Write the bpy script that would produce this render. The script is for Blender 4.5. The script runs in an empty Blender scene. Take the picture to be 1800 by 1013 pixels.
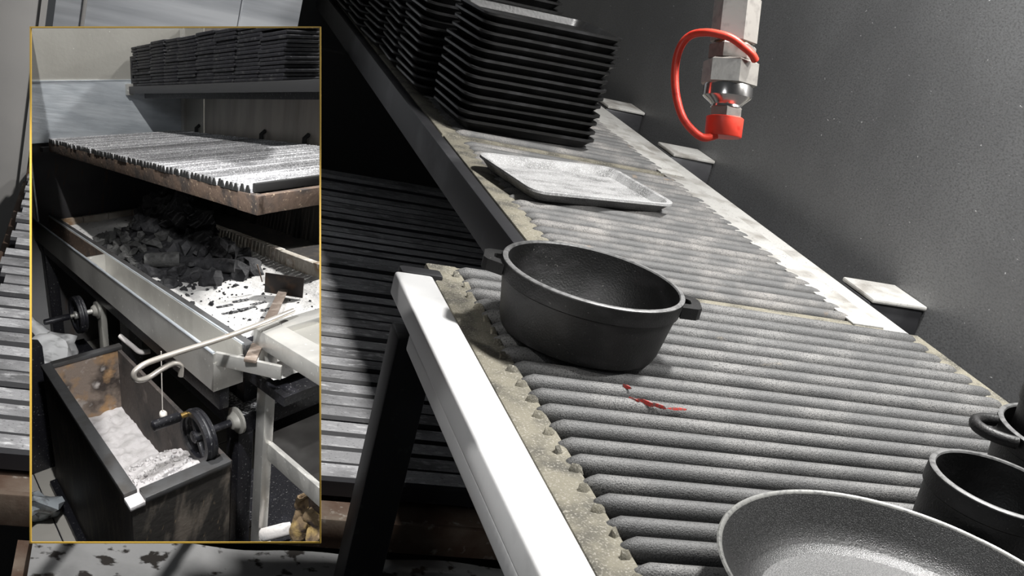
import bpy, bmesh, math, random
from mathutils import Vector, Matrix, noise
random.seed(7)
S = bpy.context.scene
COL = S.collection

# ------------------------------------------------------------------ camera, world, lights, exposure
cam_d = bpy.data.cameras.new('camera'); cam = bpy.data.objects.new('camera', cam_d); COL.objects.link(cam)
AX = Vector((0.937721, -0.252523, 0.238561)); AY = Vector((-0.13597, 0.36514, 0.92097)); AZ = AX.cross(AY)
cam.matrix_world = Matrix(((AX.x, AY.x, AZ.x, 0), (AX.y, AY.y, AZ.y, 0), (AX.z, AY.z, AZ.z, 1.7), (0, 0, 0, 1)))
cam_d.sensor_width = 36; cam_d.lens = 44; cam_d.clip_start = .02
S.camera = cam
W = bpy.data.worlds.new('world'); S.world = W; W.use_nodes = True
W.node_tree.nodes['Background'].inputs[0].default_value = (.9, .95, 1, 1)
W.node_tree.nodes['Background'].inputs[1].default_value = .05

def area(name, loc, target, size, power, col=(1, 1, 1)):
    d = bpy.data.lights.new(name, 'AREA'); d.shape = 'DISK'; d.size = size; d.energy = power; d.color = col
    o = bpy.data.objects.new(name, d); COL.objects.link(o); o.location = loc
    o.rotation_euler = (Vector(target) - Vector(loc)).to_track_quat('-Z', 'Y').to_euler(); return o
area('kitchen_lamp', (1.06, 1.32, 2.95), (.85, 1.5, 1.2), .2, 88, (1, .985, .96))
area('left_fill_light', (-.9, -.2, 2.3), (.2, 1.8, 1.0), .5, 5, (.93, .97, 1))  # added soft fill from the left, no fixture seen there
area('wall_fill_light', (1.08, .95, 2.1), (1.31, 1.7, 1.6), .12, 15, (1, .99, .97))  # added unseen light that brightens the right end of the wall
sp_d = bpy.data.lights.new('case_fill_spot', 'SPOT'); sp_d.energy = 9; sp_d.spot_size = math.radians(54); sp_d.spot_blend = .5; sp_d.shadow_soft_size = .012  # added fill spot aimed at the model's bed and bin, not a fixture
sp_o = bpy.data.objects.new('case_fill_spot', sp_d); COL.objects.link(sp_o); sp_o.location = (-.010, .541, 1.641)
sp_o.rotation_euler = (Vector((.065, .793, 1.314)) - sp_o.location).to_track_quat('-Z', 'Y').to_euler()
S.view_settings.view_transform = 'Standard'; S.view_settings.look = 'None'
S.view_settings.exposure = 0; S.view_settings.gamma = 1; S.view_settings.use_curve_mapping = False

# ------------------------------------------------------------------ materials
MATS = {}
def mat(name, base, rough=.6, metal=0., spots=(), bump=None, spec=.5, trans=0., vary=0.):
    """spots: list of (colour, scale, low, high, stretch) noise layers; bump: (scale, strength, stretch)"""
    if name in MATS: return MATS[name]
    m = bpy.data.materials.new(name); m.use_nodes = True; nt = m.node_tree; b = nt.nodes['Principled BSDF']
    b.inputs['Roughness'].default_value = rough; b.inputs['Metallic'].default_value = metal
    b.inputs['Specular IOR Level'].default_value = spec
    if trans: b.inputs['Transmission Weight'].default_value = trans
    tc = nt.nodes.new('ShaderNodeTexCoord'); oi = nt.nodes.new('ShaderNodeObjectInfo')
    ml = nt.nodes.new('ShaderNodeMath'); ml.operation = 'MULTIPLY'; ml.inputs[1].default_value = 13.7; nt.links.new(oi.outputs['Random'], ml.inputs[0])
    va = nt.nodes.new('ShaderNodeVectorMath'); va.operation = 'ADD'; nt.links.new(tc.outputs['Object'], va.inputs[0]); nt.links.new(ml.outputs[0], va.inputs[1])
    def nz(scale, stretch, detail=6):
        mp = nt.nodes.new('ShaderNodeMapping'); mp.inputs['Scale'].default_value = stretch or (1, 1, 1)
        nt.links.new(va.outputs[0], mp.inputs[0])
        n = nt.nodes.new('ShaderNodeTexNoise'); n.inputs['Scale'].default_value = scale; n.inputs['Detail'].default_value = detail
        nt.links.new(mp.outputs[0], n.inputs['Vector']); return n
    cur = None
    for col, sc, lo, hi, st in spots:
        n = nz(sc, st); r = nt.nodes.new('ShaderNodeMapRange')
        r.inputs[1].default_value = lo; r.inputs[2].default_value = hi
        nt.links.new(n.outputs[0], r.inputs[0])
        mx = nt.nodes.new('ShaderNodeMix'); mx.data_type = 'RGBA'
        nt.links.new(r.outputs[0], mx.inputs[0])
        if cur is None: mx.inputs[6].default_value = (*base, 1)
        else: nt.links.new(cur, mx.inputs[6])
        mx.inputs[7].default_value = (*col, 1); cur = mx.outputs[2]
    if vary and cur is not None:      # each piece a little lighter or darker than its neighbour
        rg = nt.nodes.new('ShaderNodeMapRange'); rg.inputs[3].default_value = 1 - vary; rg.inputs[4].default_value = 1 + vary * .6; nt.links.new(oi.outputs['Random'], rg.inputs[0])
        hv = nt.nodes.new('ShaderNodeHueSaturation'); nt.links.new(rg.outputs[0], hv.inputs['Value']); nt.links.new(cur, hv.inputs['Color']); cur = hv.outputs[0]
    if cur is None: b.inputs['Base Color'].default_value = (*base, 1)
    else: nt.links.new(cur, b.inputs['Base Color'])
    if bump:
        n = nz(bump[0], bump[2] if len(bump) > 2 else None)
        bp = nt.nodes.new('ShaderNodeBump'); bp.inputs['Strength'].default_value = bump[1]; bp.inputs['Distance'].default_value = .0009
        nt.links.new(n.outputs[0], bp.inputs['Height']); nt.links.new(bp.outputs[0], b.inputs['Normal'])
    MATS[name] = m; return m

g = lambda v: (v, v, v)
IRON = mat('black_cast_iron', g(.007), .5, .0, [((.026, .025, .026), 24, .48, .75, (1, 1, 2)), ((.12, .115, .11), 330, .68, .73, None)], (420, .6))
IRON_TRAY = mat('tray_cast_iron', g(.010), .33, 0, [((.03, .03, .032), 25, .5, .8, None)], (150, .3))
DUSTY = mat('dusty_iron', g(.26), .8, 0, [((.1, .1, .1), 12, .45, .68, (1, 3, 1)), ((.45, .45, .45), 600, .52, .68, None)], (700, .4))
ROD = mat('grate_rod_iron', g(.085), .6, .1, [((.16, .157, .153), 12, .45, .7, (1, 1, 1)), ((.26, .21, .14), 26, .68, .76, (.25, 1, 1)), ((.045, .045, .045), 620, .5, .62, None)], (700, .8))
RODF = mat('far_rod_iron', g(.08), .68, .05, [((.2, .19, .18), 14, .45, .7, None), ((.2, .14, .09), 22, .66, .78, None), ((.06, .06, .06), 620, .52, .64, None)], (600, .7))
MARGIN = mat('dusty_plate_margin', (.15, .138, .105), .85, 0, [((.06, .056, .045), 26, .45, .65, None), ((.26, .245, .21), 420, .54, .7, None)], (500, .8))
ASHPLATE = mat('ash_covered_plate', (.33, .325, .31), .9, 0, [((.17, .16, .145), 16, .48, .7, None), ((.1, .1, .1), 260, .62, .72, None)], (400, .6))
BLACKGAP = mat('gap_shade_black', g(.012), .8)  # near-black plates put the shade of the gaps into the colour
WHITE = mat('white_coated_metal', g(.62), .4, 0, [(g(.55), 40, .6, .8, None)])
BAR = mat('dark_shelf_bar', (.035, .035, .038), .45, .5, [((.08, .08, .085), 8, .5, .7, None)], (120, .1))
BLACKP = mat('black_paint', (.008, .008, .011), .5, 0, [(g(.03), 60, .64, .74, None)], (90, .2))
WALLR = mat('dark_painted_wall', (.15, .152, .155), .42, .2, [((.19, .193, .196), 5, .4, .75, None), ((.11, .11, .112), 180, .45, .7, (1, 1, 2)), ((.6, .6, .6), 75, .735, .745, (1, 1, 2)), ((.36, .36, .36), 210, .7, .73, (1, 1, 2))], (260, .2))
GREYWALL = mat('grey_back_wall', (.2, .2, .19), .7, 0, [(g(.14), 5, .4, .7, None)])
STEELW = mat('brushed_steel_wall', (.7, .72, .75), .3, .5, [((.36, .38, .41), 5, .4, .7, (.3, 1, 4))], (60, .12, (1, 1, 14)))
SHADEBLACK = mat('shade_black_wall', g(.008), .9)  # flat black that paints the darkness below the shelf
POST = mat('beige_grey_post', (.3, .29, .28), .6, 0, [((.24, .235, .23), 4, .4, .7, None)])
MAROON = mat('maroon_panel', (.06, .012, .01), .6, 0, [(g(.01), 8, .45, .6, None)])
SLAT = mat('ash_dusted_slat', (.3, .3, .31), .7, .1, [((.15, .15, .155), 14, .45, .65, (.6, 1, 1)), ((.5, .5, .51), 110, .54, .72, (.4, 1, 1)), ((.07, .07, .07), 400, .6, .7, (.5, 1, 1))], (500, .7), vary=.35)
RUST = mat('rusty_rail', (.07, .04, .026), .8, .2, [((.14, .11, .085), 14, .45, .7, None), ((.25, .23, .2), 60, .62, .74, None)], (120, .6))
ASHTRAY = mat('speckled_ash_sheet', (.26, .26, .26), .95, 0, [((.12, .12, .12), 6, .45, .7, None), ((.015, .012, .01), 34, .57, .63, None), ((.12, .08, .05), 4, .6, .75, None)], (120, .5))
CONC = mat('dark_floor', g(.03), .8)
CHROME = mat('nickel_fitting', (.33, .31, .285), .36, .5, [((.22, .205, .19), 90, .5, .75, None)], (240, .12))
CHROMEB = mat('polished_collar', (.62, .6, .58), .18, 1)
BRASS = mat('brass_thread', (.75, .5, .18), .3, 1)
RED = mat('red_rubber', (.74, .055, .03), .45, 0, [((.5, .02, .01), 70, .55, .7, None)], (200, .15))
REDPAINT = mat('red_paint', (.5, .05, .04), .7, 0, [((.2, .12, .11), 300, .48, .6, None)])
NONSTICK = mat('nonstick_coating', g(.018), .3, 0, [(g(.06), 900, .48, .66, None)], (900, .5))
NONSTICK_R = mat('worn_pan_rim', (.2, .2, .19), .4, .2, [(g(.1), 200, .5, .7, None)], (200, .2))
PANFLOOR = mat('speckled_pan_floor', g(.055), .5, 0, [(g(.17), 900, .45, .65, None)], (900, .4))
RIMG = mat('worn_iron_rim', g(.15), .5, .2, [(g(.06), 120, .45, .7, None)], (200, .3))
GOLD = mat('gold_frame', (.42, .26, .03), .6, 0)
BOXM = mat('black_case_panel', g(.01), .8)
# materials of the scale model (its grain is finer, as everything in it is smaller)
m_STEEL = mat('model_stainless', (.56, .55, .52), .34, .55, [((.4, .39, .37), 30, .45, .7, None), ((.78, .77, .74), 300, .66, .72, None)], (300, .15))
m_STEELB = mat('model_polished_steel', (.62, .66, .7), .3, .45, [((.46, .5, .54), 40, .4, .7, (1, 1, 3))], (70, .35, (.6, .6, 5)))
m_STEELM = mat('model_matt_steel', (.36, .35, .32), .45, .4, [((.33, .32, .29), 14, .4, .7, (2, 2, .4)), ((.62, .61, .57), 500, .7, .74, None)], (300, .12))
m_TAN = mat('model_tan_steel', (.33, .3, .27), .4, .5, [((.24, .22, .2), 30, .4, .7, (3, 3, .3))])
m_SOOT = mat('model_sooty_steel', (.032, .031, .034), .6, .2, [((.075, .072, .07), 14, .5, .75, None), ((.07, .04, .025), 60, .6, .75, (3, 3, .5))])
m_BACKSOOT = mat('model_back_soot', (.03, .027, .025), .7, .1, [((.075, .062, .05), 50, .5, .75, (3, 3, .3)), ((.16, .13, .09), 160, .66, .76, (2, 2, .3))])
m_GREY = mat('model_grey_wall', (.32, .32, .32), .6, 0, [(g(.27), 20, .4, .7, None), ((.16, .09, .05), 30, .66, .8, None)])
m_BLACK = mat('model_black_paint', (.009, .009, .012), .45, 0, [(g(.13), 700, .63, .68, None)], (300, .3))
m_TOPDUST = mat('model_dusty_black', (.02, .02, .022), .7, 0, [(g(.3), 600, .5, .62, None)], (400, .5))
m_PLATE = mat('model_black_plate', (.014, .014, .017), .5, 0, [(g(.05), 200, .55, .75, None), (g(.4), 400, .72, .76, None)], (300, .4))
m_FASCIA = mat('model_shelf_front', (.05, .05, .052), .5, .3)
m_BARS = mat('model_grate_bar', (.3, .3, .31), .6, .2, [((.14, .14, .145), 45, .45, .7, None), ((.6, .6, .61), 900, .5, .66, None), ((.08, .08, .08), 700, .6, .7, None)], (900, .5), vary=.55)
m_TOOTH = mat('model_bar_end', g(.008), .8)
m_RUST = mat('model_rusty_frame', (.11, .075, .055), .75, .2, [((.05, .04, .035), 60, .45, .65, None), ((.34, .26, .18), 400, .62, .72, None)], (300, .6))
m_BRICK = mat('model_firebrick', (.42, .39, .34), .9, 0, [((.22, .14, .08), 45, .5, .68, None), ((.62, .6, .57), 90, .56, .7, None), ((.07, .06, .05), 260, .64, .72, None)], (300, .6))
m_ASH = mat('model_ash', (.52, .51, .5), .95, 0, [((.4, .4, .39), 60, .5, .7, None), ((.05, .05, .05), 420, .655, .69, None)], (420, .8))
m_BINASH = mat('model_bin_ash', (.5, .48, .48), .95, 0, [((.38, .365, .36), 90, .5, .7, None), ((.1, .1, .1), 420, .72, .75, None)], (300, .9))
m_COAL = mat('model_charcoal', (.011, .011, .013), .75, 0, [((.038, .038, .04), 120, .5, .7, None)], (380, .8))
m_COALG = mat('model_grey_charcoal', (.045, .045, .044), .85, 0, [((.1, .1, .097), 140, .5, .7, None), (g(.02), 200, .55, .7, None)], (380, .9))
m_STAIN = mat('model_stained_inside', (.24, .19, .155), .9, 0, [((.05, .038, .032), 45, .48, .62, None), ((.36, .22, .11), 60, .56, .7, None), ((.5, .46, .43), 90, .58, .72, None)], (400, .7))
m_STAINSHADE = mat('model_shaded_inside', (.07, .058, .052), .9, 0, [((.02, .018, .018), 28, .48, .66, None), ((.2, .17, .15), 60, .6, .76, None)], (260, .5))  # darker copy of the stained inside, shade put into the colour
m_BIN = mat('model_burnt_bin_side', (.03, .026, .024), .6, .2, [((.075, .06, .05), 40, .48, .7, (3, 3, .35)), ((.3, .17, .07), 160, .69, .76, (3, 3, .4))], (240, .3))
m_BINEND = mat('model_burnt_bin_end', (.04, .036, .032), .7, .1, [((.2, .17, .14), 50, .5, .68, (2, 2, .6)), ((.32, .24, .15), 200, .66, .76, (2, 2, .4))], (240, .4))
m_RIM = mat('model_bin_rim', (.1, .1, .102), .5, .5, [((.06, .055, .05), 50, .45, .7, None)], (240, .2))
m_TILE = mat('model_floor_tile', (.42, .4, .36), .5, 0, [((.36, .34, .31), 30, .4, .7, None)])
m_RODST = mat('model_bent_rod', (.42, .39, .35), .28, .55, [((.35, .26, .18), 80, .6, .75, None)])
m_BLADE = mat('model_hoe_blade', (.022, .017, .015), .6, .2, [((.09, .05, .03), 90, .56, .75, None)])
m_WOOD = mat('model_hoe_handle', (.13, .1, .08), .7, .1, [((.26, .22, .19), 120, .5, .7, None)], (300, .4))
m_SHELF = mat('model_dark_shelf', (.035, .033, .032), .35, .5, [((.06, .058, .056), 30, .5, .7, None)])
m_RAG = mat('model_brown_rag', (.2, .14, .08), .95, 0, [((.5, .35, .14), 60, .5, .62, None), ((.05, .035, .03), 140, .52, .66, None)], (300, 1))
m_RAG2 = mat('model_dark_rag', (.11, .08, .065), .95, 0, [((.24, .17, .12), 200, .5, .66, None)], (300, 1))
m_PAPER = mat('model_white_roll', (.6, .57, .55), .9, 0, [(g(.35), 160, .55, .7, None)], (300, .5))
m_SACK = mat('model_white_sack', (.62, .62, .62), .6, 0, [(g(.35), 80, .55, .7, (1, 1, 3))], (100, .6))
m_BAG = mat('model_clear_bag', (.35, .38, .4), .15, 0, [(g(.08), 60, .5, .62, None)], (80, .8))
m_BONE = mat('model_string', (.7, .66, .6), .7)

# ------------------------------------------------------------------ the scale model's forced-perspective matrix (station metres -> scene)
FP = Matrix(((0.1491, 0.347796, -0.083133, 0.133012), (-0.880389, 0.379746, -0.209126, 0.334602),
             (-0.497411, 0.397819, 0.152075, 1.50768), (-0.431356, 0.24129, -0.191339, 1.336143)))
def fp(p):
    h = FP @ Vector((p[0], p[1], p[2], 1)); return Vector((h.x / h.w, h.y / h.w, h.z / h.w))
EYE = Vector((0, 0, 1.6))
CASE = [Vector(n) for n in ((.252622, .960192, -.119219), (-.700243, -.709475, -.079404), (-.099011, .032515, -.994555), (-.640705, .381264, .666435))]

# ------------------------------------------------------------------ mesh helpers
class MB:
    def __init__(s): s.v = []; s.f = []
    def add(s, vs, fs):
        o = len(s.v); s.v += [Vector(v) for v in vs]; s.f += [tuple(i + o for i in f) for f in fs]; return s
    def xbox(s, M, hx, hy, hz, b=0, seg=2):
        bm = bmesh.new(); bmesh.ops.create_cube(bm, size=2)
        for v in bm.verts: v.co = Vector((v.co.x * hx, v.co.y * hy, v.co.z * hz))
        if b: bmesh.ops.bevel(bm, geom=bm.edges[:], offset=min(b, hx * .95, hy * .95, hz * .95), segments=seg, affect='EDGES', profile=.5)
        bm.verts.index_update(); s.add([M @ v.co for v in bm.verts], [[v.index for v in f.verts] for f in bm.faces]); bm.free(); return s
    def box(s, x0, x1, y0, y1, z0, z1, b=0, seg=2):
        return s.xbox(Matrix.Translation(((x0 + x1) / 2, (y0 + y1) / 2, (z0 + z1) / 2)), (x1 - x0) / 2, (y1 - y0) / 2, (z1 - z0) / 2, b, seg)
    def beam(s, p, q, w, h, up=(0, 0, 1), b=0):
        p = Vector(p); q = Vector(q); d = (q - p).normalized(); sd = d.cross(Vector(up)).normalized(); u = sd.cross(d); c = (p + q) / 2
        M = Matrix(((d.x, sd.x, u.x, c.x), (d.y, sd.y, u.y, c.y), (d.z, sd.z, u.z, c.z), (0, 0, 0, 1)))
        return s.xbox(M, (q - p).length / 2, w / 2, h / 2, b)
    def loft(s, rings, close=True, cap=True):
        n = len(rings[0]); vs = [v for r in rings for v in r]; fs = []
        for i in range(len(rings) - 1):
            for j in range(n if close else n - 1):
                k = (j + 1) % n; fs.append((i * n + j, i * n + k, (i + 1) * n + k, (i + 1) * n + j))
        if cap: fs.append(tuple(range(n - 1, -1, -1))); fs.append(tuple(range((len(rings) - 1) * n, len(rings) * n)))
        return s.add(vs, fs)
    def tube(s, path, r, seg=10, closed=False, flat=1.):
        P = [Vector(p) for p in path]; n = len(P); rr = r if isinstance(r, (list, tuple)) else [r] * n; rings = []; up = None
        for i in range(n):
            t = (P[(i + 1) % n] - P[i - 1]) if closed else (P[min(i + 1, n - 1)] - P[max(i - 1, 0)]); t.normalize()
            if up is None: up = Vector((0, 0, 1)) if abs(t.z) < .9 else Vector((1, 0, 0))
            sd = t.cross(up).normalized(); up = sd.cross(t).normalized()
            rings.append([P[i] + (sd * math.cos(a) + up * math.sin(a) * flat) * rr[i] for a in [2 * math.pi * k / seg for k in range(seg)]])
        if closed: rings.append(rings[0]); return s.loft(rings, cap=False)
        return s.loft(rings)
    def lathe(s, prof, M=None, seg=40, phase=0, cap=True):
        M = M or Matrix()
        rings = [[M @ Vector((r * math.cos(a), r * math.sin(a), z)) for a in [phase + 2 * math.pi * k / seg for k in range(seg)]] for r, z in prof]
        return s.loft(rings, cap=cap)
    def field(s, x0, x1, nx, y0, y1, ny, fn, zb=None):
        vs = [(x0 + (x1 - x0) * i / nx, y0 + (y1 - y0) * j / ny) for i in range(nx + 1) for j in range(ny + 1)]
        fs = [(i * (ny + 1) + j, (i + 1) * (ny + 1) + j, (i + 1) * (ny + 1) + j + 1, i * (ny + 1) + j + 1) for i in range(nx) for j in range(ny)]
        return s.add([(x, y, fn(x, y)) for x, y in vs], fs)
    def lump(s, c, sz, seed, rough=.35, sub=1):
        bm = bmesh.new(); bmesh.ops.create_icosphere(bm, subdivisions=sub, radius=1)
        R = Matrix.Rotation(seed * 1.7, 3, 'Z') @ Matrix.Rotation(seed * .9, 3, 'X')
        for v in bm.verts:
            k = 1 + rough * noise.noise(v.co * 1.4 + Vector((seed * 3.1, seed * 1.3, 0))) * 1.6
            v.co = R @ Vector((v.co.x * sz[0] * k, v.co.y * sz[1] * k, v.co.z * sz[2] * k))
        bm.verts.index_update(); s.add([v.co + Vector(c) for v in bm.verts], [[v.index for v in f.verts] for f in bm.faces]); bm.free(); return s
    def mesh(s, name, m, base=(0, 0, 0), model=False, smooth=35):
        me = bpy.data.meshes.new(name); vs, fs = s.v, s.f
        bm = bmesh.new(); bv = [bm.verts.new(v) for v in vs]
        for f in fs:
            try: bm.faces.new([bv[i] for i in f])
            except ValueError: pass
        if model:
            for n in CASE:
                if not bm.verts or all((v.co - EYE).dot(n) >= 0 for v in bm.verts): continue
                r = bmesh.ops.bisect_plane(bm, geom=bm.verts[:] + bm.edges[:] + bm.faces[:], plane_co=EYE, plane_no=n, clear_inner=True)
                ed = [e for e in r['geom_cut'] if isinstance(e, bmesh.types.BMEdge) and e.is_valid and e.is_boundary]
                if ed: bmesh.ops.holes_fill(bm, edges=ed, sides=0)
            for v in bm.verts: v.co = fp(v.co)
        bmesh.ops.recalc_face_normals(bm, faces=bm.faces[:])
        if model == 'open':
            pass
        for v in bm.verts: v.co -= Vector(base)
        bm.to_mesh(me); bm.free(); me.materials.append(m)
        if smooth:
            me.shade_smooth(); me.set_sharp_from_angle(angle=math.radians(smooth))
        return me

def tag(o, label=None, cat=None, group=None, kind=None):
    if label: o['label'] = label
    if cat: o['category'] = cat
    if group: o['group'] = group
    if kind: o['kind'] = kind
    return o
MODEL = False
BASE = {}
def thing(name, loc, label=None, cat=None, group=None, kind=None):
    o = bpy.data.objects.new(name, None); COL.objects.link(o); o.empty_display_size = .02
    o.location = fp(loc) if MODEL else Vector(loc); BASE[o.name] = Vector(o.location)
    return tag(o, label, cat, group, kind)
def part(name, mb, m, parent, smooth=35, label=None, kind=None):
    base = BASE[parent.name]
    me = mb.mesh(name, m, base, MODEL, smooth)
    o = bpy.data.objects.new(name, me); COL.objects.link(o); o.parent = parent; BASE[o.name] = base
    return tag(o, label=label, kind=kind)
def solo(name, mb, m, loc, label=None, cat=None, group=None, kind=None, smooth=35):
    b = fp(loc) if MODEL else Vector(loc)
    o = bpy.data.objects.new(name, mb.mesh(name, m, b, MODEL, smooth)); COL.objects.link(o); o.location = b; BASE[o.name] = b
    return tag(o, label, cat, group, kind)
def link(name, me, loc, parent=None, rot=0):
    o = bpy.data.objects.new(name, me); COL.objects.link(o); o.parent = parent
    o.location = Vector(loc) - (BASE[parent.name] if parent else Vector()); o.rotation_euler.z = rot; return o
ORD = ['bottom', 'second', 'third', 'fourth', 'fifth', 'sixth', 'seventh', 'eighth', 'ninth', 'tenth', 'eleventh', 'twelfth', 'thirteenth', 'fourteenth', 'fifteenth', 'sixteenth', 'seventeenth', 'eighteenth']
ORDN = ['first'] + ORD[1:]

# ------------------------------------------------------------------ the setting
solo('floor', MB().box(-2, 3, -1, 6, -.05, 0), CONC, (0, 2, 0), 'dark kitchen floor under the grill', kind='structure')
solo('wall_right', MB().box(1.31, 1.36, .1, 4.25, 0, 2.9), WALLR, (1.33, 2, 0), 'dark grey painted metal wall spotted with ash', kind='structure')
solo('wall_back', MB().box(.3, 1.36, 4.25, 4.3, 0, 2.9), GREYWALL, (1, 4.27, 0), 'grey end wall beyond the stacked trays', kind='structure')
solo('wall_under_shelf', MB().box(.44, 1.31, 3.44, 3.48, 0, 1.12), SHADEBLACK, (.9, 3.46, 0), 'black wall panel standing in for the dark under the shelf', kind='structure')  # black panel placed where there is only shade
w = solo('wall_left', MB().box(-.17, .44, 3.42, 3.46, 0, 2.6), STEELW, (.2, 3.44, 0), 'brushed steel wall panel with bright streaks', kind='structure')
part('panel_joint', MB().box(.285, .289, 3.414, 3.42, .8, 2.4), STEELW, w)
part('panel_joint', MB().box(-.105, -.095, 3.41, 3.42, .8, 2.4, .003), POST, w)
t = solo('trim_1', MB().box(-.29, -.17, 3.0, 3.1, 0, 2.6, .008), POST, (-.23, 3.05, 0), 'beige grey upright post beside the lower grate', kind='structure')
part('post_flange', MB().box(-.178, -.165, 2.99, 3.0, 0, 2.6), POST, t)
solo('wall_far_left', MB().box(-.9, -.31, 3.12, 3.16, 0, 2.6), MAROON, (-.6, 3.14, 0), 'dark maroon panel left of the grey post', kind='structure')

# ------------------------------------------------------------------ upper shelf along the wall
sh = thing('wall_shelf', (.9, 2.3, 1.0), 'long dark steel shelf on wall brackets holding grates and stacked trays', 'shelf')
part('front_bar', MB().box(.585, .61, 1.53, 4.2, 1.128, 1.192, .003), BAR, sh)
part('deck', MB().box(.61, 1.2, 1.53, 4.2, 1.145, 1.165), BLACKGAP, sh)
part('edge_strip', MB().box(1.14, 1.203, .5, 4.2, 1.165, 1.186, .003), ASHPLATE, sh, label='ash whitened edge strip')
for y in (1.72, 2.60, 3.06):
    bk = part('bracket', MB().box(1.2, 1.308, y - .05, y + .045, 1.10, 1.19, .006), BAR, sh)
    part('bracket_cap', MB().box(1.203, 1.309, y - .054, y + .049, 1.19, 1.198, .003), ASHPLATE, bk)

def rod_mesh(name, L, hw, hh, m, n=12):
    mb = MB(); rings = []
    xs = [0, .003, .008, .016, .03, .07] + [L * k / 10 for k in range(1, 10)] + [L - .05, L - .02, L - .008, L - .003, L]
    xs = sorted(set(x for x in xs if 0 <= x <= L))
    for x in xs:
        e = min(x, L - x); k = min(1, .12 + math.sqrt(max(0, min(e, .016)) / .016) * .88)
        wob = 1 + .05 * noise.noise(Vector((x * 21, L * 7, 0)))
        rings.append([(x, math.cos(a) * hw * k * wob, math.sin(a) * hh * k - hh) for a in [2 * math.pi * j / n for j in range(n)]])
    return mb.loft(rings).mesh(name, m, smooth=60)

def frame_plate(x0, x1, y0, y1, z0, z1, lx, rx, fy, by):
    mb = MB(); mb.box(x0, lx, y0, y1, z0, z1, .004); mb.box(rx, x1, y0, y1, z0, z1, .004)
    mb.box(lx - .003, rx + .003, by, y1 - .001, z0 + .001, z1 - .001, .003); mb.box(lx - .003, rx + .003, y0 + .001, fy, z0 + .001, z1 - .001, .003); return mb
# near grate
ng = thing('cooking_grate', (.8, 1.05, 1.16), 'dusty iron grate with round rods under the pots, on the white-edged stand', 'grate')
part('frame', frame_plate(.417, 1.2, .5, 1.527, 1.176, 1.194, .462, 1.168, .52, 1.517), MARGIN, ng, label='tan dusty rim of the grate')
part('gap_shade_plate', MB().box(.44, 1.19, .51, 1.52, 1.160, 1.166), BLACKGAP, ng)  # black sheet standing in for the shade between the rods
rm = rod_mesh('rod', .728, .0100, .0125, ROD)
y = 1.503
nr = 0
while y > .53:
    o = link('rod', rm, (.452 + random.uniform(-.003, .004), y + random.uniform(-.0012, .0012), 1.2025 + random.uniform(-.001, .001)), ng, random.uniform(-.003, .003)); nr += 1
    # weld blob where the rod meets the rim
    y -= .0365
wm = MB().lump((0, 0, 0), (.009, .010, .003), 2.2, .5).mesh('weld', MARGIN, smooth=50)
for k in range(nr): link('weld', wm, (.4535 + random.uniform(-.004, .005), 1.485 - k * .0365, 1.1915), ng, random.uniform(-.6, .6))
SMEARS = ((.577, 1.170, .006, .003), (.573, 1.137, .007, .003), (.585, 1.133, .012, .004), (.598, 1.129, .012, .0025), (.622, 1.126, .016, .0018))
for (x, y, l, w) in SMEARS:
    part('paint_smear', MB().lump((x, y, 1.2024), (l, w, .0009), x * 9, .4), REDPAINT, ng, label='smear of red paint')
# far grates
fm = rod_mesh('rod', .46, .0086, .010, RODF)
for gi, (y0, y1, lab) in enumerate(((1.532, 2.325, 'dusty fluted iron grate under the single tray'), (2.335, 3.12, 'dusty fluted iron grate under the nearest stack of trays'), (3.13, 3.9, 'dusty fluted iron grate under the farthest stacks of trays'))):
    fg = thing('fluted_grate', (.88, (y0 + y1) / 2, 1.165), lab, 'grate')
    part('frame', frame_plate(.612, 1.145, y0, y1, 1.167, 1.193, .655, 1.09, y0 + .02, y1 - .02), MARGIN, fg)
    part('ash_margin', MB().box(1.088, 1.143, y0 + .003, y1 - .003, 1.192, 1.1955, .001), ASHPLATE, fg, label='ash whitened margin')
    part('base_plate', MB().box(.62, 1.14, y0 + .005, y1 - .005, 1.168, 1.176), BLACKGAP, fg)
    y = y0 + .034
    while y < y1 - .03:
        link('rod', fm, (.642 + random.uniform(-.004, .004), y, 1.2005 + random.uniform(-.0008, .0008)), fg, random.uniform(-.003, .003)); y += .034

# ------------------------------------------------------------------ white-edged stand under the near grate
st = thing('grate_stand', (.385, 1.39, 0), 'dark stand with a white coated edge rail along the near grate', 'stand')
r_ = part('edge_rail', MB().box(.362, .413, .45, 1.458, 1.168, 1.2, .005, 3), WHITE, st, label='white coated metal edge rail')
part('rail_lip', MB().box(.3655, .40, .45, 1.335, 1.145, 1.168, .004, 3), WHITE, r_)
for (x, y) in ((.389, 1.395), (1.15, 1.46)):
    part('leg', MB().box(x - .026, x + .026, y - .026, y + .026, .712, 1.145 if x < 1 else 1.14, .004), BLACKP, st)
part('back_rail', MB().box(.39, 1.2, 1.42, 1.46, 1.10, 1.16, .003), BLACKP, st)
part('end_cap', MB().box(.372, .428, 1.46, 1.485, 1.165, 1.2, .004), BAR, st)

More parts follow.
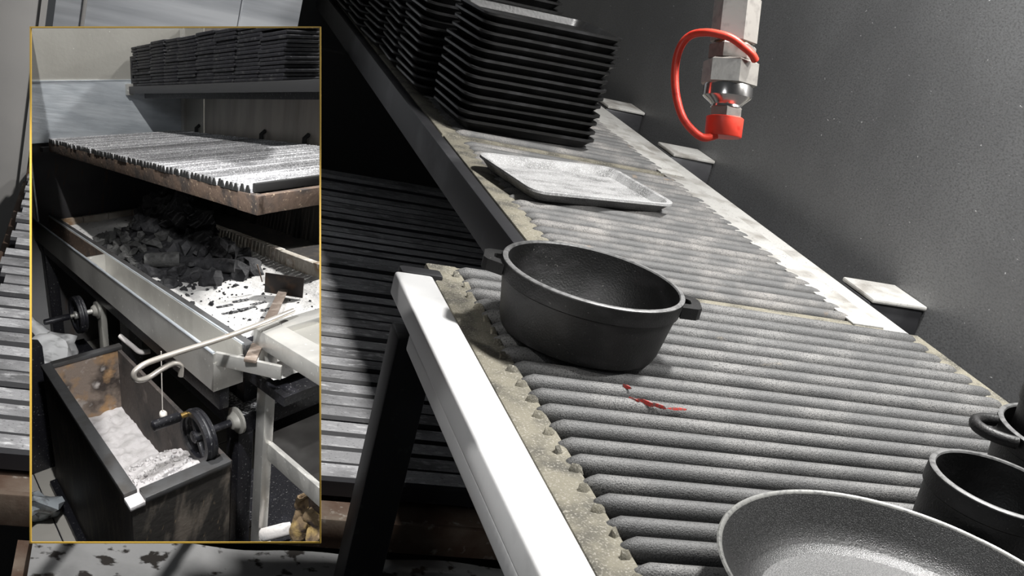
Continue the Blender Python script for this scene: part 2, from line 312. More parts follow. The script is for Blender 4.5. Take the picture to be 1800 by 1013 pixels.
# ------------------------------------------------------------------ lower charcoal-grill grate, rail and ash sheet
lg = thing('grill_grate', (.4, 2.2, .74), 'wide lower grill grate of ash-dusted metal slats under the shelf', 'grate')
def slat_mesh(L):
    n = 24; rings = []
    for k in range(n + 1):
        x = L * k / n; d = .0015 * noise.noise(Vector((x * 9, 1, 0)))
        rings.append([(x, -.0225, -.032), (x, .0225, -.032), (x, .0225, -.010), (x, .017, 0 + d), (x, -.018, -.001 + d), (x, -.0225, -.007)])
    me = MB().loft(rings).mesh('slat', SLAT, smooth=25); me.materials.append(BLACKP)      # ash lies on top, black flanks paint the shade between slats
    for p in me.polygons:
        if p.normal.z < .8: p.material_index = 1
    return me
slm = [slat_mesh(1.44 + .005 * i) for i in range(4)]
y = 1.66; i = 0
while y < 3.4:
    o = link('slat', slm[i % 4], (-.147 + random.uniform(-.012, .012), y, .80 + random.uniform(-.004, .003)), lg, .006); o.rotation_euler.x = random.uniform(-.04, .04)
    y += .0505; i += 1
part('gap_shade_underlay', MB().box(-.15, 1.29, 1.70, 3.40, .735, .745), BLACKGAP, lg)  # black sheet standing in for the shade below the slats
part('front_ledge', MB().box(-.3, 1.3, 1.60, 1.70, .745, .757, .003), RUST, lg)
part('front_rail', MB().box(-.3, 1.3, 1.59, 1.602, .707, .757, .003), RUST, lg, label='rusty front rail of the lower grate')
part('side_rail', MB().box(-.17, -.155, 1.53, 3.4, .69, .76, .003), RUST, lg)
for x in (-.2, 1.2): part('leg', MB().box(x, x + .05, 1.61, 1.66, 0, .745), BLACKP, lg)
ap = thing('ash_sheet', (.3, 1.2, .40), 'speckled ash-white sheet on the low shelf beneath the lower grate', 'ash tray')
part('sheet', MB().field(-.02, .70, 30, 1.2, 1.585, 30, lambda x, y: .70 + .008 * noise.noise(Vector((x * 9, y * 9, 0)))), ASHTRAY, ap, smooth=60)
part('pan', MB().box(-.04, .72, 1.18, 1.588, .66, .688), RUST, ap)
for x in (.0, .68): part('foot', MB().box(x - .02, x + .02, 1.3, 1.35, 0, .66), BLACKP, ap)

# ------------------------------------------------------------------ cast-iron trays
def rrect(hx, hy, r, z, n=5):
    out = []
    for cx, cy, a0 in ((hx - r, hy - r, 0), (-hx + r, hy - r, 90), (-hx + r, -hy + r, 180), (hx - r, -hy + r, 270)):
        for k in range(n + 1):
            a = math.radians(a0 + 90 * k / n); out.append((cx + r * math.cos(a), cy + r * math.sin(a), z))
    return out
def tray_mesh(name, m, mat_in=None):
    A = MB().loft([rrect(.128, .084, .02, 0), rrect(.135, .091, .022, .0015), rrect(.1475, .1035, .026, .0155), rrect(.1525, .1085, .028, .018), rrect(.1525, .1085, .028, .0225),
                   rrect(.150, .106, .027, .0235), rrect(.144, .1, .025, .022), rrect(.136, .092, .022, .0085), rrect(.133, .089, .02, .008)])
    me = A.mesh(name, m, smooth=40)
    return me
tm = tray_mesh('sizzle_tray', IRON_TRAY); tmd = tray_mesh('sizzle_tray', DUSTY)
STK = [(.792, 2.475, .10, 13), (.755, 2.755, .03, 15), (.75, 2.99, -.02, 15), (.745, 3.225, .04, 16), (.74, 3.46, .0, 16), (.735, 3.70, .03, 17), (.73, 3.93, -.03, 17)]
for si, (cx, cy, rz, n) in enumerate(STK):
    dx = 0
    for k in range(n):
        dx += random.uniform(-.0045, .0025); j = .011 if (si == 0 and k > 8) else 0
        top = k == n - 1
        o = link('sizzle_tray', tm, (cx + dx + j, cy + random.uniform(-.006, .006), 1.2007 + k * .0178), None, rz + random.uniform(-.025, .025))
        o.rotation_euler.x = random.uniform(-.004, .004)
        where = 'stack nearest the camera' if si == 0 else '%s stack along the shelf' % ORDN[si]
        lab = ('top tray of the ' if top else '%s tray from the bottom of the ' % ORD[k] if k else 'bottom tray of the ') + where
        tag(o, 'black cast-iron ' + lab, 'tray', 'stacked cast-iron trays')
o = link('sizzle_tray', tmd, (.79, 2.03, 1.2007), None, .25)
tag(o, 'single grey dusty tray lying alone on the grate before the stacks', 'tray')

# ------------------------------------------------------------------ pots
def pot(name, c, r, rb, h, label, lugs=(), ring=None, seg=64, fl=.012, matb=None):
    t = thing(name, (c[0], c[1], c[2]), label, 'pot')
    M = Matrix.Translation(c); th = .0065
    prof = [(0.001, 0), (rb - fl, 0), (rb - fl * .3, .0035), (rb, fl), (rb + (r - rb) * .74 - .001, h * .735), (rb + (r - rb) * .76 + .0015, h * .76), (r, h - .002)]
    part('body', MB().lathe(prof, M, seg, cap=False), matb or IRON, t, 30)
    inn = [(r - .0005, h - .0025), (r, h - .0005), (r - .0015, h + .0007), (r - th + .001, h + .0007), (r - th, h - .001)]
    part('rim', MB().lathe(inn + [inn[0]], M, seg, cap=False), RIMG, t, 50)
    ins = [(r - th, h - .001), (r - th - .0015, h * .72), (rb - th + .001, .02), (rb - th - .008, .0095), (.001, .008)]
    part('inside', MB().lathe(ins, M, seg, cap=False), matb or IRON, t, 50)
    for a in lugs:
        d = Vector((math.cos(a), math.sin(a), 0)); s = Vector((-d.y, d.x, 0)); cc = Vector(c) + Vector((0, 0, h - .0125))
        q = lambda u, v, z: cc + d * u + s * v + Vector((0, 0, z))
        mb = MB()
        outer = [(r - .004, -.028), (r + .016, -.021), (r + .021, -.014), (r + .021, .014), (r + .016, .021), (r - .004, .028)]
        inner = [(r - .003, -.011), (r + .006, -.009), (r + .009, -.006), (r + .009, .006), (r + .006, .009), (r - .003, .011)]
        nn = len(outer); vs = []
        for z in (-.007, .007): vs += [q(u, v, z) for u, v in outer] + [q(u, v, z) for u, v in inner]
        fs = []
        for i in range(nn - 1):
            fs += [(i, i + 1, nn + i + 1, nn + i), (2 * nn + i, 3 * nn + i, 3 * nn + i + 1, 2 * nn + i + 1), (i, 2 * nn + i, 2 * nn + i + 1, i + 1), (nn + i, nn + i + 1, 3 * nn + i + 1, 3 * nn + i)]
        mb.add(vs, fs); part('handle', mb, RIMG if False else IRON, t, 30)
    if ring is not None:
        d = Vector((math.cos(ring), math.sin(ring), 0)); s = Vector((-d.y, d.x, 0)); cc = Vector(c) + Vector((0, 0, h - .006))
        pth = [cc + d * (r - .002 + .034 * math.sin(math.pi * k / 14)) + s * (.027 * math.cos(math.pi * k / 14)) for k in range(15)]
        part('handle', MB().tube(pth, .0062, 10, flat=1.1), IRON, t, 60)
    return t
pot('casserole_pot', (.556, 1.293, 1.2038), .110, .097, .083, 'round black cast-iron casserole with two lug handles standing alone', (math.radians(163.5), math.radians(-16.5)))
pot('sauce_pot', (.835, .872, 1.2038), .069, .066, .073, 'small black pot without handles between the pan and handled pot')
pot('casserole_pot', (1.022, .978, 1.2038), .094, .086, .08, 'black pot with a looped ear handle at the right edge of the grate', (), math.radians(168))
pot('sauce_pot', (1.018, .99, 1.2125), .070, .064, .125, 'taller black pot set inside the ear-handled pot')
# frying pan
pn = thing('frying_pan', (.652, .712, 1.2038), 'wide non-stick frying pan with a speckled grey floor', 'pan')
M = Matrix.Translation((.652, .712, 1.2038))
part('outside', MB().lathe([(.001, 0), (.115, 0), (.122, .002), (.150, .022), (.1635, .040), (.1665, .0425)], M, 96, cap=False), IRON, pn, 60)
part('rim', MB().lathe([(.1665, .0425), (.1672, .0435), (.1660, .0448), (.1635, .0440), (.1625, .0425)], M, 96, cap=False), NONSTICK_R, pn, 60)
part('inside', MB().lathe([(.1625, .0425), (.157, .036), (.147, .023), (.136, .0115), (.128, .0072), (.122, .0056)], M, 96, cap=False), NONSTICK, pn, 60)
part('pan_floor', MB().lathe([(.122, .0056), (.09, .0048), (.05, .0044), (.001, .0042)], M, 96, cap=False), PANFLOOR, pn, 60)
part('handle', MB().tube([(.80, .66, 1.236), (.84, .64, 1.246), (.90, .60, 1.256), (.99, .55, 1.262)], [.008, .011, .012, .011], 12, flat=.6), BLACKP, pn, 60)

# ------------------------------------------------------------------ gas coupling with red cap
a = Vector((.6405, 1.309, 1.629)); b = Vector((.646, 1.257, 1.4805)); ax = (b - a).normalized()
gc = thing('gas_coupling', a, 'hanging nickel gas coupling with a red rubber cap and loop', 'coupling')
L = (b - a).length
zx = ax; xx = zx.orthogonal().normalized(); yx = zx.cross(xx)
def MA(rot=0):
    x2 = xx * math.cos(rot) + yx * math.sin(rot); y2 = zx.cross(x2)
    return Matrix(((x2.x, y2.x, zx.x, a.x), (x2.y, y2.y, zx.y, a.y), (x2.z, y2.z, zx.z, a.z), (0, 0, 0, 1)))
u = L / 240.
part('hose_thread', MB().lathe([(16 * u, -520 * u), (16 * u, -4 * u), (26 * u, -4 * u), (26 * u, 4 * u)], MA(), 24), BRASS, gc, 40)
part('long_hex_nut', MB().lathe([(36 * u, 2 * u), (40 * u, 5 * u), (40 * u, 78 * u), (36 * u, 80 * u)], MA(.35), 6), CHROME, gc, 20)
part('brass_ring', MB().lathe([(30 * u, 79 * u), (30 * u, 88 * u)], MA(), 28), BRASS, gc, 40)
part('small_hex_nut', MB().lathe([(37 * u, 82 * u), (40 * u, 85 * u), (40 * u, 108 * u), (34 * u, 111 * u)], MA(.1), 6), CHROME, gc, 20)
part('large_hex_nut', MB().lathe([(41 * u, 109 * u), (48 * u, 113 * u), (48 * u, 150 * u), (42 * u, 154 * u)], MA(.42), 6), CHROME, gc, 20)
part('collar', MB().lathe([(41 * u, 152 * u), (42 * u, 155 * u), (42 * u, 172 * u), (39 * u, 175 * u), (30 * u, 182 * u), (26 * u, 186 * u), (27 * u, 190 * u)], MA(), 36), CHROMEB, gc, 40)
part('end_hex_nut', MB().lathe([(26 * u, 188 * u), (29 * u, 192 * u), (29 * u, 212 * u)], MA(.7), 6), CHROME, gc, 20)
cp = part('cap', MB().lathe([(.3 * u, 206 * u), (30 * u, 206 * u), (32 * u, 207.5 * u), (31.5 * u, 238 * u), (30 * u, 240 * u), (.3 * u, 240.5 * u)], MA(), 36), RED, gc, 40, label='red rubber end cap')
cr = Vector((0.937721, -0.252523, 0.238561)); cd = Vector((0.13597, -0.36514, -0.92097)); cf = cr.cross(cd)   # right, down, away along the hose
def lp(px, py, dz): return Vector((.64, 1.283, 1.553)) + cr * ((px - 1283.5) * u * .985) + cd * ((py - 120) * u * .985) + cf * dz
LPS = [(1262, 238, -.010), (1240, 243, -.012), (1222, 232, -.012), (1205, 210, -.01), (1195, 180, -.008), (1191, 145, -.006), (1193, 110, -.006), (1202, 82, -.008), (1218, 67, -.013), (1240, 66, -.024), (1262, 71, -.03), (1282, 79, -.033), (1300, 92, -.033), (1316, 104, -.03), (1324, 113, -.024)]
def smoothpath(P, n=5):
    out = []
    for i in range(len(P) - 1):
        p0, p1, p2, p3 = P[max(i - 1, 0)], P[i], P[i + 1], P[min(i + 2, len(P) - 1)]
        for k in range(n):
            t = k / n; out.append(.5 * ((2 * p1) + (p2 - p0) * t + (2 * p0 - 5 * p1 + 4 * p2 - p3) * t * t + (3 * p1 - p0 - 3 * p2 + p3) * t ** 3))
    return out + [P[-1]]
part('retaining_loop', MB().tube(smoothpath([lp(*q) for q in LPS]), 6.8 * u, 10), RED, gc, 60, label='red rubber retaining loop')

# ================================================================== inset view of the charcoal station, built as a gold-framed scale model
FR = [Vector(p) for p in ((-.048481, .748478, 1.554496), (.103387, .707581, 1.593132), (.142583, .602321, 1.327641), (-.009285, .643218, 1.289005))]
eye = Vector((0, 0, 1.7))
case = thing('inset_view_case', (FR[2] + FR[3]) / 2, 'inset view built as a case with thin gold frame and model grill station', 'display case')
vd = (FR[1] - FR[0]).cross(FR[3] - FR[0]).normalized()
for i in range(4):
    p, q = FR[i], FR[(i + 1) % 4]; e = (q - p).normalized() * .0003
    part('frame_bar', MB().beam(p - e, q + e, .0008, .0012, vd), GOLD, case, 0, label='thin gold frame bar')
BK = [eye + (p - eye) * (1.25 / .70) for p in FR]
cen = sum(FR, Vector()) / 4
def panel(i, j):
    out = ((FR[i] + FR[j]) / 2 - cen).normalized() * .0006
    vs = [FR[i], FR[j], BK[j], BK[i]]; vs = vs + [v + out for v in vs]
    return MB().add(vs, [(0, 1, 2, 3), (4, 7, 6, 5), (0, 4, 5, 1), (1, 5, 6, 2), (2, 6, 7, 3), (3, 7, 4, 0)])
for i, j in ((2, 3), (3, 0)): part('side_panel', panel(i, j), BOXM, case, 0)
bd = (cen - eye).normalized() * .003
part('back_panel', MB().add(BK + [v + bd for v in BK], [(0, 1, 2, 3), (4, 7, 6, 5), (0, 4, 5, 1), (1, 5, 6, 2), (2, 6, 7, 3), (3, 7, 4, 0)]), BOXM, case, 0)
for k in (.3, .7):
    p = BK[3].lerp(BK[2], k).lerp(BK[0].lerp(BK[1], k), .12); d = p - eye; q = eye + d * ((.806 - 1.7) / d.z)
    part('easel_strut', MB().beam(p + d * .004, q, .012, .012), BOXM, case, 0)

MODEL = True
# lamp of the station, above the open top of the case
ld = bpy.data.lights.new('station_lamp', 'SPOT'); ld.energy = 14; ld.spot_size = math.radians(80); ld.spot_blend = .5; ld.shadow_soft_size = .006; ld.color = (1, .985, .96)
lo = bpy.data.objects.new('station_lamp', ld); COL.objects.link(lo); lo.location = fp((-1.6, .35, 3.0)); lo.rotation_euler = (fp((-1.9, 1.0, .9)) - lo.location).to_track_quat('-Z', 'Y').to_euler()

# --- its walls and floor
wl = thing('wall_model_left', (-3, 1.2, 0), 'steel-clad left wall of the model grill station', kind='structure')
part('lower_panel', MB().box(-3.05, -3.0, .75, 1.76, 0, 1.35), m_SOOT, wl)
part('middle_panel', MB().box(-3.05, -2.996, .735, 1.76, 1.33, 1.663), m_STEELB, wl, label='shiny brushed steel cladding')
part('upper_panel', MB().box(-3.05, -3.0, .5, 1.76, 1.66, 2.4), m_STEELM, wl)
part('panel_edge', MB().box(-3.0, -2.993, .735, 1.4, 1.658, 1.664), m_STEELB, wl)
part('end_wall', MB().box(-3.05, -3.01, .1, .75, 0, 1.66), m_GREY, wl)
part('edge_trim', MB().box(-3.02, -2.99, .735, .745, .88, 1.66), m_STEELB, wl)
wb = thing('wall_model_back', (-2, 1.76, 0), 'back wall of the model grill station, tan steel above and sooty below', kind='structure')
part('lower_panel', MB().box(-3.05, -.3, 1.76, 1.8, 0, 1.3), m_BACKSOOT, wb)
part('upper_panel', MB().box(-3.05, -2.745, 1.76, 1.8, 1.3, 2.4), m_STEELM, wb)
part('upper_panel', MB().box(-2.73, -.3, 1.76, 1.8, 1.3, 2.4), m_TAN, wb)
part('corner_trim', MB().box(-2.99, -2.955, 1.745, 1.76, .9, 2.4), m_STEEL, wb)
for x in (-2.66, -2.5, -2.21, -1.86): part('soot_strip', MB().box(x - .02, x + .02, 1.745, 1.76, .8, 1.32), m_TOOTH, wb)
for x, z in ((-2.79, 1.36), (-2.15, 1.36), (-1.83, 1.36)):
    part('hook', MB().tube([(x, 1.735, z - .03), (x, 1.735, z + .015), (x, 1.76, z + .03)], .011, 8), m_TOOTH, wb)
fl = thing('floor_model', (-1.6, .3, 0), 'beige tiled floor beside the ash bin', kind='structure')
for i in range(5):
    for j in range(5): part('tile', MB().box(-3.05 + i * .47, -2.585 + i * .47, -.09 + j * .405, .31 + j * .405, -.03, 0, .002, 1), m_TILE, fl)
part('grout', MB().box(-3.05, -.5, -.2, 2, -.05, -.004), m_BLACK, fl)

# --- steel shelf with stacked plates
s2 = thing('steel_shelf', (-2, 1.55, 1.58), 'dark steel shelf above the model grate carrying stacks of plates', 'shelf')
part('front_fascia', MB().box(-3.0, -.9, 1.37, 1.385, 1.583, 1.624, .002), m_FASCIA, s2)
part('deck', MB().box(-3.0, -.9, 1.385, 1.755, 1.608, 1.622), m_FASCIA, s2)
part('under_rack', MB().box(-2.9, -.9, 1.44, 1.70, 1.555, 1.60), m_BLACK, s2)
part('end_bracket', MB().box(-3.0, -2.965, 1.36, 1.4, 1.575, 1.64, .002), m_STEEL, s2)
part('end_plate', MB().box(-2.995, -2.975, 1.40, 1.74, 1.62, 1.79), m_PLATE, s2)
XS = [-2.96, -2.895, -2.722, -2.56, -2.418, -2.244, -2.09, -1.925, -1.762, -1.605]
TOPS = [1.838, 1.839, 1.848, 1.844, 1.841, 1.846, 1.842, 1.838, 1.80]
for si in range(9):
    n = 14 if si != 8 else 12; h = (TOPS[si] - 1.623) / n
    for k in range(n):
        jx = random.uniform(-.008, .008) + (.012 if k > 6 and si % 2 else 0); jy = random.uniform(-.006, .006)
        xa, xb = XS[si] + .002 + jx, XS[si + 1] + .003 + jx
        if si == 8: xb += .0
        top = k == n - 1
        if si == 7 and k >= n - 2: xb += .18
        z = 1.623 + k * h
        mb = MB().box(xa, xb, 1.392 + jy, 1.70 + jy, z + .0006, z + h * .97, h * .33, 2)
        lab = 'black iron plate, %s, %s stack from left on model shelf' % ('topmost' if top else ('lowest' if k == 0 else ORD[k] + ' from bottom'), ORDN[si])
        solo('iron_plate', mb, m_PLATE, ((xa + xb) / 2, 1.45, z), lab, 'plate', 'iron plates stacked on the model shelf', smooth=40)

# --- model cooking grate with triangular bars
g2 = thing('ridged_grate', (-2, 1.2, 1.29), 'model grill grate of ridged pale metal bars on a rusty frame', 'grate')
part('front_frame', MB().box(-2.93, -1.035, .835, .855, 1.285, 1.335, .002), m_RUST, g2)
part('front_frame', MB().box(-1.125, -1.035, .832, .86, 1.284, 1.336, .002), m_RUST, g2)
part('side_frame', MB().box(-1.06, -1.035, .855, 1.72, 1.285, 1.336, .002), m_RUST, g2)
part('back_frame', MB().box(-2.93, -1.035, 1.70, 1.72, 1.285, 1.33, .002), m_RUST, g2)
part('side_support', MB().box(-2.995, -2.93, .80, 1.72, 1.285, 1.31), m_SOOT, g2)
nb = 84
for k in range(nb):
    x = -2.905 + k * (1.815 / (nb - 1)); zt = 1.357 + random.uniform(-.001, .001); y0 = .838 + random.uniform(-.005, .005)
    pr = [(x - .0105, 1.336), (x + .0105, 1.336), (x + .0075, 1.346), (x + .0025, zt), (x - .0025, zt), (x - .0075, 1.346)]
    bar = part('bar', MB().loft([[(a_, y0, c_) for a_, c_ in pr], [(a_, 1.69, c_) for a_, c_ in pr]]), m_BARS, g2, 0)
    part('bar_end', MB().loft([[(a_, y0 - .004, c_) for a_, c_ in pr], [(a_, y0, c_) for a_, c_ in pr]]), m_TOOTH, bar, 0)
part('end_bar', MB().box(-1.083, -1.068, .85, 1.69, 1.337, 1.362, .003), m_TOOTH, g2)

# --- the charcoal grill itself
cg = thing('charcoal_grill', (-2, 1.1, 0), 'model charcoal grill with a steel drip trough, black frame and hand wheels', 'grill')
tr = part('trough_front', MB().box(-3.05, -1.048, .705, .711, .775, .9), m_STEEL, cg, label='long stainless drip trough front')
part('trough_lip', MB().tube([(-3.05, .708, .9), (-1.05, .708, .9)], .0055, 8), m_STEELB, tr, 60)
part('trough_back', MB().box(-3.05, -1.05, .806, .811, .775, .9), m_STEEL, cg)
part('trough_bottom', MB().box(-3.05, -1.05, .709, .808, .775, .782), m_STEEL, cg)
part('trough_end', MB().box(-1.052, -1.046, .705, .811, .775, .868), m_STEEL, cg)
part('trough_divider', MB().box(-2.112, -2.104, .711, .806, .79, .896), m_STEEL, cg)
part('trough_stain', MB().box(-2.98, -2.11, .8035, .8055, .79, .897), m_RUST, cg)
part('ledge', MB().box(-3.0, -1.04, .812, .845, .882, .9, .002), m_RIM, cg)
part('ledge_edge', MB().box(-3.0, -1.05, .808, .814, .888, .905), m_STEELB, cg)
part('bed_floor', MB().box(-2.99, -.9, .845, 1.53, .76, .79), m_BLACK, cg)
for k in range(8): part('firebrick', MB().box(-1.28 - .215 * (k + 1) + .0008, -1.28 - .215 * k - .0008, 1.515, 1.55, .78, .897 - .003 * (k % 3 == 1), .001), m_BRICK, cg)
part('firebrick', MB().box(-1.276, -.9, 1.515, 1.55, .78, .897, .003), m_BRICK, cg)
for k in range(4): part('firebrick', MB().box(-2.995, -2.965, .848 + .168 * k, 1.012 + .168 * k, .78, .875, .003), m_BRICK, cg)
part('back_ledge', MB().box(-3.0, -.9, 1.55, 1.76, .86, .885), m_BACKSOOT, cg)
part('front_beam', MB().box(-3.0, -1.05, .73, .765, .70, .774, .003), m_BLACK, cg)
part('corner_beam', MB().box(-1.6, -1.045, .80, .86, .58, .65, .003), m_BLACK, cg)
part('beam_top', MB().box(-1.6, -1.046, .801, .859, .65, .653), m_TOPDUST, cg)
part('post', MB().box(-2.965, -2.9, .73, .80, 0, .775, .004), m_BLACK, cg)
part('post', MB().box(-1.11, -1.045, .80, .86, 0, .652, .004), m_BLACK, cg)
part('steel_post', MB().box(-2.075, -2.025, .735, .765, 0, .72, .003), m_STEELM, cg)
part('side_rail', MB().box(-1.105, -1.045, .86, 1.5, .58, .65, .003), m_BLACK, cg)
part('side_rail_top', MB().box(-1.104, -1.046, .86, 1.5, .65, .653), m_TOPDUST, cg)
part('side_wall', MB().box(-1.14, -1.10, .86, 1.5, .65, .86), m_BLACK, cg)
part('rear_panel', MB().box(-2.95, -1.05, 1.45, 1.48, 0, .78), m_BLACK, cg)
part('inner_post', MB().box(-1.96, -1.86, .80, .86, 0, .78), m_BLACK, cg)
def wheel(cx, cz, yb, yw, r, ha, far):
    hw = part('handwheel', MB().tube([(cx + r * math.cos(t_), yw, cz + r * math.sin(t_)) for t_ in [2 * math.pi * k / 36 for k in range(36)]], .012, 12, closed=True, flat=1.0), m_BLACK, cg, 60)
    # flat band behind the round rim
    M_ = Matrix(((1, 0, 0, cx), (0, 0, 1, yw), (0, -1, 0, cz), (0, 0, 0, 1)))
    part('band', MB().lathe([(r - .007, -.018), (r + .009, -.018), (r + .009, .018), (r - .007, .018), (r - .007, -.018)], M_, 36, cap=False), m_BLACK, hw, 40)
    for a_ in (ha, ha + math.pi): part('spoke', MB().beam((cx, yw, cz), (cx + r * math.cos(a_), yw, cz + r * math.sin(a_)), .014, .018, (0, 1, 0), .002), m_BLACK, hw)
    part('hub', MB().lathe([(.016, -.02), (.018, -.018), (.018, .03), (.011, .032), (.011, yb - yw)], M_, 20), m_STEEL if far else m_BLACK, hw, 40)
    part('bearing', MB().lathe([(.018, yb - yw - .03), (.022, yb - yw - .028), (.03, yb - yw - .012), (.042, yb - yw - .008), (.042, yb - yw)], M_, 20), m_STEELM, hw, 40)
    hx, hz = (cx, cz) if far else (cx + r * math.cos(ha), cz + r * math.sin(ha))
    part('brass_ferrule' if not far else 'ferrule', MB().tube([(hx, yw - .012, hz), (hx, yw - .042, hz)], .0085, 12), BRASS if not far else m_STEELM, hw, 50)
    part('handle', MB().tube([(hx, yw - .04, hz), (hx, yw - .046, hz), (hx, yw - (.13 if not far else .155), hz), (hx, yw - (.134 if not far else .16), hz)], [.011, .0145, .0155 if not far else .0135, .011], 14), m_BLACK, hw, 50)
wheel(-1.05, .64, .80, .655, .07, math.radians(122), False)
wheel(-2.06, .648, .735, .64, .077, math.radians(80), True)

# --- ash, charcoal
def ashz(x, y):
    return .815 + .012 * noise.noise(Vector((x * 5, y * 5, 1))) + .006 * noise.noise(Vector((x * 22, y * 22, 3))) + .05 * math.exp(-((y - 1.52) / .09) ** 2) * .4 + .02 * math.exp(-((x + 2.97) / .15) ** 2)
solo('ash_bed', MB().field(-2.97, -.95, 150, .846, 1.517, 60, ashz), m_ASH, (-2, 1.2, .80), 'white ash strewn over the fire bed of the model grill', 'ash', kind='stuff', smooth=70)
def heap(x, y):
    return .25 * math.exp(-((x + 2.33) / .2) ** 2 - ((y - 1.30) / .16) ** 2) + .12 * math.exp(-((x + 2.22) / .33) ** 2 - ((y - 1.12) / .19) ** 2) + .09 * math.exp(-((x + 1.9) / .17) ** 2 - ((y - 1.25) / .15) ** 2) - .012
solo('charcoal_fines', MB().field(-2.8, -1.66, 70, .88, 1.5, 44, lambda x, y: ashz(x, y) - .012 + max(0, heap(x, y)) * .92 + .012 * noise.noise(Vector((x * 30, y * 30, 0)))), m_COAL, (-2.2, 1.2, .8), 'fine black charcoal under the lumps of the heap', 'charcoal', kind='stuff', smooth=0)
n = 0; tries = 0; used = []
while n < 150 and tries < 6000:
    tries += 1
    x = random.uniform(-2.78, -1.66); y = random.uniform(.89, 1.48); h = heap(x, y)
    if h < .004 or random.random() > .35 + h * 3: continue
    big = h > .13 or x > -2.0
    sz = random.uniform(.045, .075) if big and random.random() < .6 else random.uniform(.018, .038)
    if any((x - a_) ** 2 + (y - b_) ** 2 < (.55 * (sz + c_)) ** 2 for a_, b_, c_ in used): continue
    used.append((x, y, sz)); z = ashz(x, y) + h
    dims = (sz * random.uniform(.9, 1.3), sz * random.uniform(.75, 1.1), sz * random.uniform(.6, .85))
    grey = x < -2.0 and y < 1.14 and sz < .04
    solo('charcoal_lump', MB().lump((x, y, z), dims, tries * .37, .55, 1 if sz < .044 else 2), m_COALG if grey else m_COAL, (x, y, z - dims[2]),
         ('small ash grey ' if grey else 'large black ' if sz > .044 else 'small black ') + 'charcoal lump in the heap on the white ash bed', 'charcoal', 'charcoal lumps heaped on the ash', smooth=0)
    n += 1
for lx, ly, lz, l, r, dx, dy, m_, lab in ((-1.985, .955, .872, .16, .036, .55, .83, m_COALG, 'ash grey round charcoal log at the front of the heap'), (-2.02, 1.12, .90, .22, .038, .75, .66, m_COAL, 'black charcoal log lying across the heap behind the grey log'),
                                     (-1.86, 1.14, .86, .20, .033, .8, .6, m_COAL, 'black charcoal log at the right foot of the heap')):
    d = Vector((dx, dy, .04)).normalized(); mb = MB()
    mb.tube([Vector((lx, ly, lz)) + d * (l * k / 6) for k in range(7)], [r * (1 + .1 * noise.noise(Vector((k, lx * 9, 0)))) * (.94 if k in (0, 6) else 1) for k in range(7)], 12)
    solo('charcoal_log', mb, m_, (lx, ly, lz - r), lab, 'charcoal', smooth=40)
BIG = [(-2.34, 1.30, 1.03, .13), (-2.22, 1.27, 1.01, .12), (-2.45, 1.26, .97, .1), (-2.27, 1.16, .95, .095), (-1.97, 1.25, .91, .085), (-1.83, 1.30, .90, .075), (-2.12, 1.34, .96, .1)]
for i, (x, y, z, s_) in enumerate(BIG):
    solo('charcoal_chunk', MB().lump((x, y, z), (s_, s_ * .85, s_ * .6), 3.3 + i * 1.9, .5, 2), m_COAL, (x, y, z - s_ * .6), ['topmost big black charcoal chunk of the heap', 'big black charcoal chunk right of the topmost chunk', 'big black charcoal chunk left of the topmost chunk', 'big black charcoal chunk below the topmost chunks', 'big black charcoal chunk low on the right of the heap', 'big black charcoal chunk nearest the back firebricks', 'big black charcoal chunk behind the heap'][i], 'charcoal', smooth=0)
cr_ = MB()
for i in range(330):
    x = random.uniform(-2.1, -1.0) if i > 120 else random.gauss(-1.85, .14); y = random.uniform(.87, 1.49) if i > 120 else random.gauss(1.08, .12)
    if not (.87 < y < 1.5): continue
    s_ = random.uniform(.002, .006) if i > 120 else random.uniform(.004, .013); cr_.lump((x, y, ashz(x, y) + s_ * .3), (s_ * 1.3, s_, s_ * .7), i * .61, .4, 1)
solo('charcoal_crumbs', cr_, m_COAL, (-1.5, 1.2, .8), 'tiny charcoal crumbs scattered over the ash bed', 'charcoal', kind='stuff', smooth=0)
vp = thing('vent_plate', (-1.42, 1.1, .815), 'slotted air vent in the ash bed in front of the hoe blade', 'vent')
for x, y in ((-1.47, 1.04), (-1.475, 1.12), (-1.405, 1.02), (-1.40, 1.10), (-1.42, 1.165), (-1.35, 1.16)):
    part('slot', MB().beam((x - .004, y - .035, ashz(x, y) + .003), (x + .004, y + .035, ashz(x, y) + .003), .014, .004, b=.0015), m_TOPDUST, vp)

# --- hoe and poker
he = thing('ash_hoe', (-1.42, 1.29, .82), 'ash hoe with a dark square blade and flat handle across the ash', 'hoe')
part('blade', MB().beam((-1.49, 1.252, .862), (-1.36, 1.338, .862), .006, .085, b=.001), m_BLADE, he)
part('handle', MB().beam((-1.415, 1.285, .845), (-.955, .762, .905), .034, .010, b=.002), m_WOOD, he)
part('tang', MB().beam((-1.505, 1.25, .86), (-1.53, 1.24, .93), .004, .004), m_RUST, he)
pk = thing('poker', (-.995, .6, .94), 'bent steel poker with a looped handle hanging over the trough', 'poker')
PKP = [(-.995, .567, .9), (-.995, .569, .925), (-.995, .564, .936), (-.995, .552, .943), (-.995, .538, .944), (-.995, .505, .936), (-.995, .475, .926), (-.995, .452, .926), (-.995, .437, .934), (-.995, .434, .948), (-.995, .443, .959), (-.995, .477, .969), (-.997, .56, .971), (-1.0, .70, .972), (-1.01, .83, .974), (-1.03, .98, .976)]
part('rod', MB().tube(smoothpath([Vector(q) for q in PKP], 4), .0075, 10), m_RODST, pk, 60)

